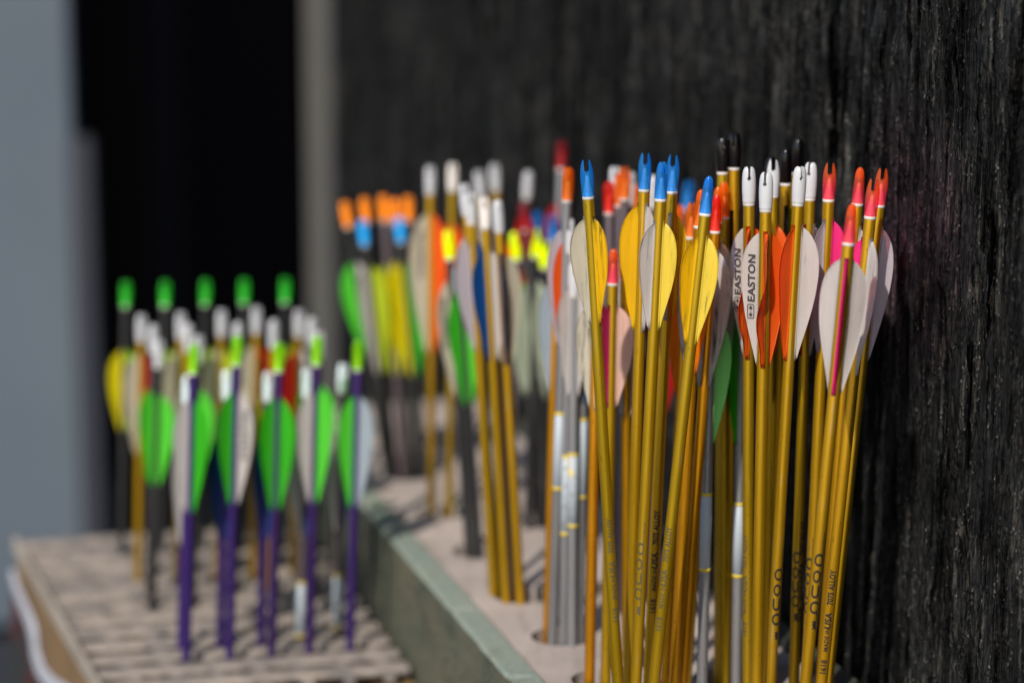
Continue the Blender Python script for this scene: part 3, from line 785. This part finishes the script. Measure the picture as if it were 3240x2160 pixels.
# pink-nocked arrows
G5 = 'pink-nocked gold arrows at the right end'
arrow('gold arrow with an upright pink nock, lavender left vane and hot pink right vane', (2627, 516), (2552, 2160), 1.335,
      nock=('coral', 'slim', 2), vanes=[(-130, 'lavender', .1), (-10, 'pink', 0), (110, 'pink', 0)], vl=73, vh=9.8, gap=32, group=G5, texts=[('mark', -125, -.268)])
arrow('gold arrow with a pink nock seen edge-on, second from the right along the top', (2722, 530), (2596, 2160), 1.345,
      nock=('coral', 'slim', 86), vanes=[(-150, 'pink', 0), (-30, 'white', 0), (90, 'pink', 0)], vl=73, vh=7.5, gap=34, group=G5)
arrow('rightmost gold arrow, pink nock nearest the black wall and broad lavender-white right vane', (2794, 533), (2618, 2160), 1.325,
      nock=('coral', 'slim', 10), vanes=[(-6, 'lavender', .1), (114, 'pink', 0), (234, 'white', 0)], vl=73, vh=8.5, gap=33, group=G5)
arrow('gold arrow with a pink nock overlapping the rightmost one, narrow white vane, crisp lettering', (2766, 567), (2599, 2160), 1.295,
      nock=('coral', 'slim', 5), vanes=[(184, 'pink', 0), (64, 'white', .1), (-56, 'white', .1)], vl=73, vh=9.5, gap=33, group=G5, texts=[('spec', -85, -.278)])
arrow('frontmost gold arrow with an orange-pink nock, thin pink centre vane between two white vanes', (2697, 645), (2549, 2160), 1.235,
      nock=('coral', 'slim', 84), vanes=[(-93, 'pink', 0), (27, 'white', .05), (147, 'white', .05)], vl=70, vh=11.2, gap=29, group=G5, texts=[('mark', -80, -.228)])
# black-nocked arrows behind
G6 = 'black-nocked gold arrows'
arrow('gold arrow with the leftmost black nock', (2287, 434), (2275, 2160), 1.40, nock=('black', 'fat', 12), vanes=[(-30, 'dark', 0), (90, 'neon', 0), (210, 'green', 0)],
      vl=76, vh=6, gap=60, group=G6)
arrow('gold arrow with the tallest black nock and a broad dark brown right vane', (2324, 420), (2308, 2160), 1.40, nock=('black', 'fat', -8),
      vanes=[(8, 'dark', 0), (128, 'neon', 0), (248, 'dark', 0)], vl=72, vh=9.5, gap=46, group=G6)
arrow('gold arrow with a black nock peeping out behind the white prongs', (2441, 496), (2300, 2160), 1.42, nock=('black', 'fat', 70), vanes=[(-30, 'dark', 0), (90, 'neon', 0), (210, 'dark', 0)],
      vl=70, vh=7, gap=40, group=G6)
arrow('gold arrow with a glossy black nock between two white nocks, black vane in front', (2489, 470), (2440, 2160), 1.40, nock=('black', 'fat', 60),
      vanes=[(-80, 'dark', 0), (40, 'neon', 0), (160, 'dark', 0)], vl=72, vh=8, gap=34, group=G6)
arrow('gold arrow with a black nock leaning right above the white nocks', (2527, 438), (2430, 2160), 1.43, nock=('black', 'fat', 75),
      vanes=[(-150, 'neon', 0), (-30, 'dark', 0), (90, 'dark', 0)], vl=72, vh=7, gap=42, group=G6)
# low silver arrows with green vanes
G7 = 'labelled silver arrows among the gold shafts'
arrow('silver arrow with a white paper label and a bright green vane, low among gold shafts', (2254, 815), (2221, 2160), 1.355, sh='silver', nock=('neon', 'slim', 0),
      vanes=[(-8, 'mint', 0), (112, 'white', 0), (232, 'mint', 0)], vl=72, vh=9.5, gap=34, group=G7, wrap=(-.160, .045, False))
arrow('silver arrow with a dark green and a neon yellow vane behind the leaning gold shaft', (2352, 820), (2328, 2160), 1.39, sh='silver', nock=('neon', 'slim', 0),
      vanes=[(185, 'neon', 0), (215, 'green', 0), (60, 'green', 0)], vl=76, vh=7, gap=33, group=G7, wrap=(-.168, .044, False))
arrow('silver arrow with a green vane and printed label right of the lettered vanes', (2455, 840), (2425, 2160), 1.41, sh='silver', nock=('neon', 'slim', 0),
      vanes=[(-20, 'green', 0), (100, 'green', 0), (220, 'green', 0)], vl=76, vh=8, gap=33, group=G7, wrap=(-.145, .05, True))
# ------- silver bundle, hole left of the sharp arrows
G8 = 'silver arrows with orange or red nocks'
arrow('silver arrow with an orange nock left of the leftmost blue nock, pale lavender vanes', (1798, 530), (1748, 2035), None, sh='silver', nock=('orange', 'fat', 30),
      vanes=[(-160, 'lavender', 0), (-40, 'lavender', 0), (80, 'orange', 0)], vl=72, vh=9, gap=38, group=G8, wrap=(-.178, .048, False))
arrow('silver arrow with a narrow orange vane just left of the cream vane', (1800, 690), (1783, 2035), None, sh='silver', nock=('white', 'fat', 0),
      vanes=[(-150, 'orange', 0), (-30, 'white', .5), (90, 'white', 0)], vl=74, vh=8, gap=14, group=G8, wrap=(-.175, .05, True))
arrow('silver arrow with two greyish dirty vanes, low in the silver bundle', (1818, 830), (1810, 2040), None, sh='silver', nock=('white', 'fat', 0),
      vanes=[(-155, 'white', .6), (-35, 'white', .4), (85, 'blue', 0)], vl=70, vh=9, gap=14, group=G8, wrap=(-.144, .046, True))
arrow('silver arrow nearest the amber shafts in the silver bundle, blue vane', (1850, 800), (1834, 2030), None, sh='silver', nock=('white', 'fat', 0),
      vanes=[(190, 'white', .3), (70, 'blue', 0), (-50, 'blue', 0)], vl=74, vh=9, gap=20, group=G8, wrap=(-.13, .05, False))
arrow('thin gold arrow standing left of the silver bundle', (1765, 760), (1733, 1990), None, sh='amber', nock=('white', 'fat', 0),
      vanes=[(190, 'sky', 0), (70, 'blue', 0), (-50, 'blue', 0)], vl=70, vh=8, gap=26, group=G8)
G9 = 'blurred arrows between the orange nock and the big yellow vane'
arrow('mauve arrow with a bright red nock, lowest of the blurred red and orange nocks', (1926, 574), (1945, 1925), None, sh='mauve', nock=('red', 'fat', 20),
      vanes=[(-150, 'white', .2), (-30, 'white', .1), (90, 'red', 0)], vl=74, vh=9, gap=60, group=G9)
arrow('mauve arrow with a blurred orange nock directly right of the red nock', (1962, 549), (1962, 1935), None, sh='mauve', nock=('orange', 'fat', 40),
      vanes=[(-150, 'white', .2), (-30, 'lavender', .1), (90, 'red', 0)], vl=74, vh=9, gap=60, group=G9)
arrow('mauve arrow with the higher blurred orange nock right of the red one', (1976, 528), (1982, 1945), None, sh='mauve', nock=('orange', 'fat', 10),
      vanes=[(-150, 'white', 0), (-30, 'white', .1), (90, 'orange', 0)], vl=74, vh=9, gap=60, group=G9)
arrow('arrow with a blurred grey-white nock behind the orange ones', (1945, 527), (1990, 1900), None, sh='mauve', nock=('white', 'fat', 0),
      vanes=[(-150, 'white', 0), (-30, 'white', 0), (90, 'red', 0)], vl=74, vh=9, gap=60, group=G9)
arrow('arrow with a tall blurred white nock just right of the orange ones', (1995, 545), (1975, 1850), None, sh='mauve', nock=('white', 'fat', 20),
      vanes=[(-150, 'lavender', 0), (-30, 'white', 0), (90, 'white', 0)], vl=74, vh=9, gap=24, group=G9)
arrow('arrow with a blurred orange nock tucked beside the first upright blue nock', (2022, 584), (1990, 1880), None, sh='mauve', nock=('orange', 'fat', 20),
      vanes=[(-150, 'white', 0), (-30, 'orange', 0), (90, 'white', 0)], vl=74, vh=9, gap=40, group=G9)
arrow('arrow with a blurred white nock between the two upright blue nocks', (2068, 556), (2010, 1880), None, sh='mauve', nock=('white', 'fat', 30),
      vanes=[(-150, 'white', 0), (-30, 'red', 0), (90, 'white', 0)], vl=74, vh=9, gap=30, group=G9)
arrow('mauve arrow with a blurred orange nock right of the rear blue nocks, dark red vane', (2152, 650), (2040, 1900), None, sh='mauve', nock=('orange', 'fat', 60),
      vanes=[(-150, 'red', 0), (-30, 'red', 0), (90, 'white', 0)], vl=78, vh=9, gap=60, group=G9)
arrow('arrow with a large blurred blue nock standing behind the leaning gold arrow', (2182, 572), (2035, 1780), None, sh='mauve', nock=('blue', 'fat', 0),
      vanes=[(-150, 'white', 0), (-30, 'white', 0), (90, 'red', 0)], vl=76, vh=10, gap=34, group=G9)
# ------- red and blue, column behind
G10 = 'blurred blue and red arrows behind the silver bundle'
arrow('tallest blurred arrow with a crimson nock and a deep red vane', (1778, 447), (1740, 1655), None, sh='silver', nock=('crimson', 'fat', 0),
      vanes=[(190, 'red', 0), (70, 'red', 0), (-50, 'red', 0)], vl=56, vh=9, gap=46, group=G10)
arrow('arrow with a dull blue nock and blue vane left of the orange-nocked silver arrow', (1748, 678), (1752, 1665), None, sh='black', nock=('blue', 'fat', 0),
      vanes=[(190, 'blue', 0), (70, 'blue', 0), (-50, 'blue', 0)], vl=80, vh=10, gap=26, group=G10)
arrow('arrow with a blurred blue nock above the brighter yellow-green nock', (1700, 668), (1725, 1650), None, sh='black', nock=('blue', 'fat', 0),
      vanes=[(200, 'blue', 0), (80, 'red', 0), (-40, 'blue', 0)], vl=80, vh=9, gap=40, group=G10)
arrow('black arrow with a crimson vane behind the leaning white nock', (1655, 640), (1735, 1672), None, sh='black', nock=('crimson', 'fat', 0),
      vanes=[(200, 'red', 0), (80, 'orange', 0), (-40, 'red', 0)], vl=30, vh=4.5, gap=10, group=G10)
# ------- neon-nocked black arrows, middle
G11 = 'black arrows with yellow-green nocks in the middle'
arrow('black arrow with a yellow-green nock, lettered cream left vane and green right vane', (1418, 728), (1485, 1742), None, sh='black', nock=('chartreuse', 'fat', 0),
      vanes=[(-155, 'cream', 0, 0, 1), (-35, 'lime', 0), (85, 'neon', 0)], vl=84, vh=10.5, gap=36, group=G11, clear=False)
arrow('black arrow with the smaller yellow-green nock, middle one of the three', (1628, 735), (1706, 1668), None, sh='black', nock=('chartreuse', 'fat', 20),
      vanes=[(-150, 'pale', 0), (-30, 'lime', 0), (90, 'pale', 0)], vl=84, vh=10, gap=38, group=G11, clear=False)
arrow('black arrow with the rightmost yellow-green nock and two pale green-white vanes', (1692, 724), (1672, 1672), None, sh='black', nock=('chartreuse', 'fat', 0),
      vanes=[(-150, 'pale', 0), (-25, 'pale', 0), (90, 'green', 0)], vl=84, vh=11, gap=38, group=G11, clear=False)
arrow('plain black shafted arrow right of the three gold shafts', (1720, 760), (1752, 1672), None, sh='black', nock=('chartreuse', 'slim', 0),
      vanes=[(-150, 'pale', 0), (-30, 'pale', 0), (90, 'green', 0)], vl=84, vh=9, gap=34, group=G11, clear=False)
arrow('black arrow standing second in the hole beside the lettered cream vane', (1450, 840), (1515, 1750), None, sh='black', nock=('white', 'slim', 0),
      vanes=[(-30, 'lime', 0), (90, 'lime', 0), (210, 'green', 0)], vl=80, vh=9, gap=20, group=G11, clear=False)
# ------- three gold arrows with white nocks, middle
G12 = 'gold arrows leaning from the middle hole'
arrow('leaning gold arrow with a blurred white nock, leftmost of the three in the middle hole', (1487, 608), (1562, 1880), None, nock=('white', 'fat', 0),
      vanes=[(-160, 'lavender', 0), (-30, 'blue', 0), (80, 'white', 0)], vl=72, vh=11, gap=34, group=G12)
arrow('leaning gold arrow with a creamy blurred nock, middle of three in the middle hole', (1531, 622), (1602, 1905), None, nock=('cream', 'fat', 0),
      vanes=[(-150, 'blue', 0), (-30, 'white', 0), (90, 'white', 0)], vl=72, vh=10, gap=36, group=G12)
arrow('leaning gold arrow with a lower white nock and a thin blue vane down its front', (1574, 633), (1647, 1908), None, nock=('white', 'fat', 40),
      vanes=[(-92, 'blue', 0), (28, 'cream', 0), (148, 'white', 0)], vl=72, vh=11, gap=36, group=G12)
arrow('gold arrow with a blurred white nock topping the middle cluster', (1468, 580), (1578, 1872), None, nock=('white', 'fat', 0),
      vanes=[(-150, 'white', 0), (-30, 'white', 0), (90, 'orange', 0)], vl=72, vh=9, gap=36, group=G12)
arrow('gold arrow deep in the middle cluster, its silvery nock hidden', (1550, 700), (1625, 1880), None, nock=('white', 'fat', 0), sh='mauve',
      vanes=[(-150, 'white', 0), (-30, 'orange', 0), (90, 'orange', 0)], vl=72, vh=9, gap=30, group=G12)
# ------- far gold arrows with white nocks
G13 = 'far gold arrows with tall blurred white nocks'
arrow('far gold arrow with a white nock and a long lettered cream vane', (1361, 525), (1366, 1622), None, nock=('white', 'fat', 0),
      vanes=[(-165, 'cream', 0, 0, 1), (-45, 'orange', 0), (75, 'orange', 0)], vl=106, vh=14, gap=36, group=G13)
arrow('far gold arrow with the tallest white nock of the left pair', (1433, 516), (1421, 1622), None, nock=('cream', 'fat', 0),
      vanes=[(190, 'orange', 0), (70, 'orange', 0), (-50, 'orange', 0)], vl=76, vh=11, gap=46, group=G13)
arrow('far gold arrow with the greyish white nock left of the tall pair in the middle', (1514, 540), (1592, 1560), None, nock=('white', 'fat', 0),
      vanes=[(190, 'white', 0), (70, 'orange', 0), (-50, 'orange', 0)], vl=76, vh=10, gap=40, group=G13)
arrow('far gold arrow with a tall white nock above the middle cluster', (1564, 519), (1620, 1555), None, nock=('white', 'fat', 0),
      vanes=[(190, 'orange', 0), (70, 'white', 0), (-50, 'orange', 0)], vl=76, vh=10, gap=60, group=G13)
arrow('far arrow with a white nock leaning right above the red vane', (1672, 543), (1608, 1560), None, nock=('white', 'fat', 30),
      vanes=[(190, 'orange', 0), (70, 'red', 0), (-50, 'orange', 0)], vl=76, vh=10, gap=42, group=G13, sh='mauve')
# ------- far left hole: orange and blue nocks
G14 = 'farthest arrows with blurred orange and blue nocks'
arrow('black arrow with the leftmost blurred orange nock, green vane below', (1090, 638), (1226, 1492), None, sh='black', nock=('orange', 'fat', 0),
      vanes=[(-160, 'lime', 0), (-40, 'white', 0), (80, 'moss', 0)], vl=76, vh=12, gap=50, group=G14, clear=False)
arrow('black arrow with the second blurred orange nock from the left', (1152, 625), (1250, 1500), None, sh='black', nock=('orange', 'fat', 0),
      vanes=[(-150, 'white', 0), (-30, 'moss', 0), (90, 'neon', 0)], vl=80, vh=11, gap=58, group=G14, clear=False)
arrow('silver arrow with the biggest blurred orange nock in the middle of the orange row', (1212, 617), (1275, 1505), None, sh='mauve', nock=('orange', 'fat', 0),
      vanes=[(-150, 'moss', 0), (-30, 'moss', 0), (90, 'neon', 0)], vl=90, vh=12, gap=56, group=G14, clear=False)
arrow('black arrow with an orange nock right behind the biggest one', (1250, 630), (1300, 1505), None, sh='black', nock=('orange', 'fat', 30),
      vanes=[(-150, 'gold', 0), (-30, 'moss', 0), (90, 'moss', 0)], vl=92, vh=12, gap=50, group=G14, clear=False)
arrow('black arrow with the rightmost blurred orange nock of the far row', (1291, 620), (1325, 1500), None, sh='black', nock=('orange', 'fat', 0),
      vanes=[(-150, 'moss', 0), (-30, 'moss', 0), (90, 'neon', 0)], vl=90, vh=11, gap=54, group=G14, clear=False)
arrow('black arrow with a blurred blue nock under the second orange nock', (1146, 695), (1240, 1512), None, sh='black', nock=('blue', 'fat', 0),
      vanes=[(-140, 'white', 0), (-20, 'moss', 0), (100, 'neon', 0)], vl=88, vh=11, gap=38, group=G14, clear=False)
arrow('black arrow with a blurred blue nock just left of the long cream vane', (1262, 685), (1345, 1512), None, sh='black', nock=('blue', 'fat', 0),
      vanes=[(-150, 'gold', 0), (-30, 'green', 0), (90, 'moss', 0)], vl=92, vh=12, gap=38, group=G14, clear=False)

# ------------------------------------------------------------------ left rack arrows
GL1 = 'purple arrows with neon green nocks, front row of the left rack'
front = [((613, 1088), (590, 2085), [(-158, 'white', 0), (-38, 'green', 0), (82, 'lime', 0)], 'far left one, white left vane and green right vane'),
         ((751, 1062), (727, 2078), [(-150, 'green', 0), (-30, 'white', 0, 0, 1), (90, 'lime', 0)], 'second from left, green left vane and lettered white right vane'),
         ((883, 1082), (860, 2070), [(-150, 'green', 0), (-30, 'green', 0), (90, 'white', 0)], 'middle one, two green vanes'),
         ((1003, 1062), (980, 2062), [(-155, 'white', 0), (-35, 'lime', 0), (85, 'lime', 0)], 'fourth from left, white left vane and lime right vane'),
         ((1134, 1078), (1108, 2052), [(-155, 'lime', 0), (-32, 'sky', 0), (88, 'lime', 0)], 'rightmost one, lime left vane and blue-white right vane')]
for tp, lw, vs_, lb in front:
    arrow('purple front-row arrow, '+lb, tp, lw, None, sh='purple', nock=('neon', 'fat', 20), vanes=vs_, vl=80, vh=11.5, gap=40, rack_='L', group=GL1, L=.5)
GL2 = 'arrows with ice-white nocks, second row of the left rack'
second = [((594, 1186), (573, 2045), 'purple', 'far left'), ((718, 1170), (697, 2040), 'purple', 'second from left'), ((848, 1176), (826, 2035), 'purple', 'middle'),
          ((970, 1166), (948, 2030), 'silver', 'fourth from left'), ((1086, 1150), (1066, 2002), 'silver', 'rightmost')]
for tp, lw, s_, lb in second:
    arrow('%s arrow with an ice-white nock, %s in its row' % (s_ if s_ == 'purple' else 'thin mauve', lb), tp, lw, None, sh='purple' if s_ == 'purple' else 'mauve', nock=('ice', 'fat', 0),
          vanes=[(-150, 'white' if s_ != 'purple' or lb == 'far left' else 'blue', 0), (-30, 'blue', 0), (90, 'white', 0)], vl=80, vh=8.0, gap=44, rack_='L', group=GL2, L=.5,
          wrap=(-.178, .04, False) if s_ == 'silver' else None)
GL3 = 'black arrows with green nocks, back row of the left rack'
nm = ['leftmost', 'second from left', 'middle', 'fourth from left', 'rightmost']
backv = ['gold', 'moss', 'neon', 'white', 'moss']
for i, (tp, lw) in enumerate([((399, 890), (386, 1745)), ((523, 888), (512, 1742)), ((651, 884), (640, 1738)), ((773, 881), (765, 1735)), ((903, 878), (893, 1732))]):
    arrow('black arrow with a green nock, %s in the back row' % nm[i], tp, lw, None, sh='black', nock=('green', 'fat', 0),
          vanes=[(-165, backv[i] if i else 'gold', 0), (-45, 'neon', 0), (75, 'moss', 0)], vl=66, vh=11, gap=57, rack_='L', group=GL3, L=.5)
GL4 = 'gold arrows with white nocks in the middle rows of the left rack'
rowa = [((448, 995), (437, 1830)), ((573, 988), (560, 1826)), ((702, 980), (690, 1820)), ((812, 970), (801, 1815)), ((946, 980), (932, 1808))]
for i, (tp, lw) in enumerate(rowa):
    rr2 = 'red' if i in (0, 3, 4) else 'moss'
    arrow('gold arrow, taller white nock, %s in the left rack' % nm[i], tp, lw, None, sh='gold' if i != 2 else 'gold', nock=('white', 'fat', 0),
          vanes=[(-155 if i != 4 else -150, 'cream' if i < 4 else 'red', 0), (-35, 'red' if i == 0 else 'white' if i == 4 else rr2, 0), (85, 'neon', 0)], vl=80, vh=12, gap=31, rack_='L', group=GL4, L=.5)
rowb = [((486, 1028), (474, 1868)), ((597, 1025), (586, 1864)), ((752, 1020), (741, 1860)), ((866, 1012), (856, 1856)), ((986, 1005), (974, 1852))]
for i, (tp, lw) in enumerate(rowb):
    arrow('arrow with the slightly lower white nock, %s in the left rack' % nm[i], tp, lw, None, sh='gold' if i % 2 else 'black', nock=('white', 'fat', 30),
          vanes=[(-150, ['lime', 'cream', 'cream', 'moss', 'green'][i], 0), (-30, ['lime', 'white', 'cream', 'red', 'lime'][i], 0), (90, 'cream', 0)], vl=70, vh=9.5, gap=50, rack_='L', group=GL4, L=.5)
rowc = [((504, 1074), (480, 1912)), ((629, 1060), (607, 1905)), ((1011, 1048), (990, 1890))]
for i, (tp, lw) in enumerate(rowc):
    arrow(['black arrow with a low white nock and two green heart-like vanes at the left', 'black arrow with a low white nock just behind the first neon nock', 'black arrow with a low white nock behind the fourth neon nock'][i],
          tp, lw, None, sh='black', nock=('white', 'fat', 0), vanes=[(-150, 'lime', 0), (-30, 'lime', 0), (90, 'green', 0)], vl=70, vh=12, gap=42, rack_='L', group='black arrows with low white nocks in the left rack', L=.5)
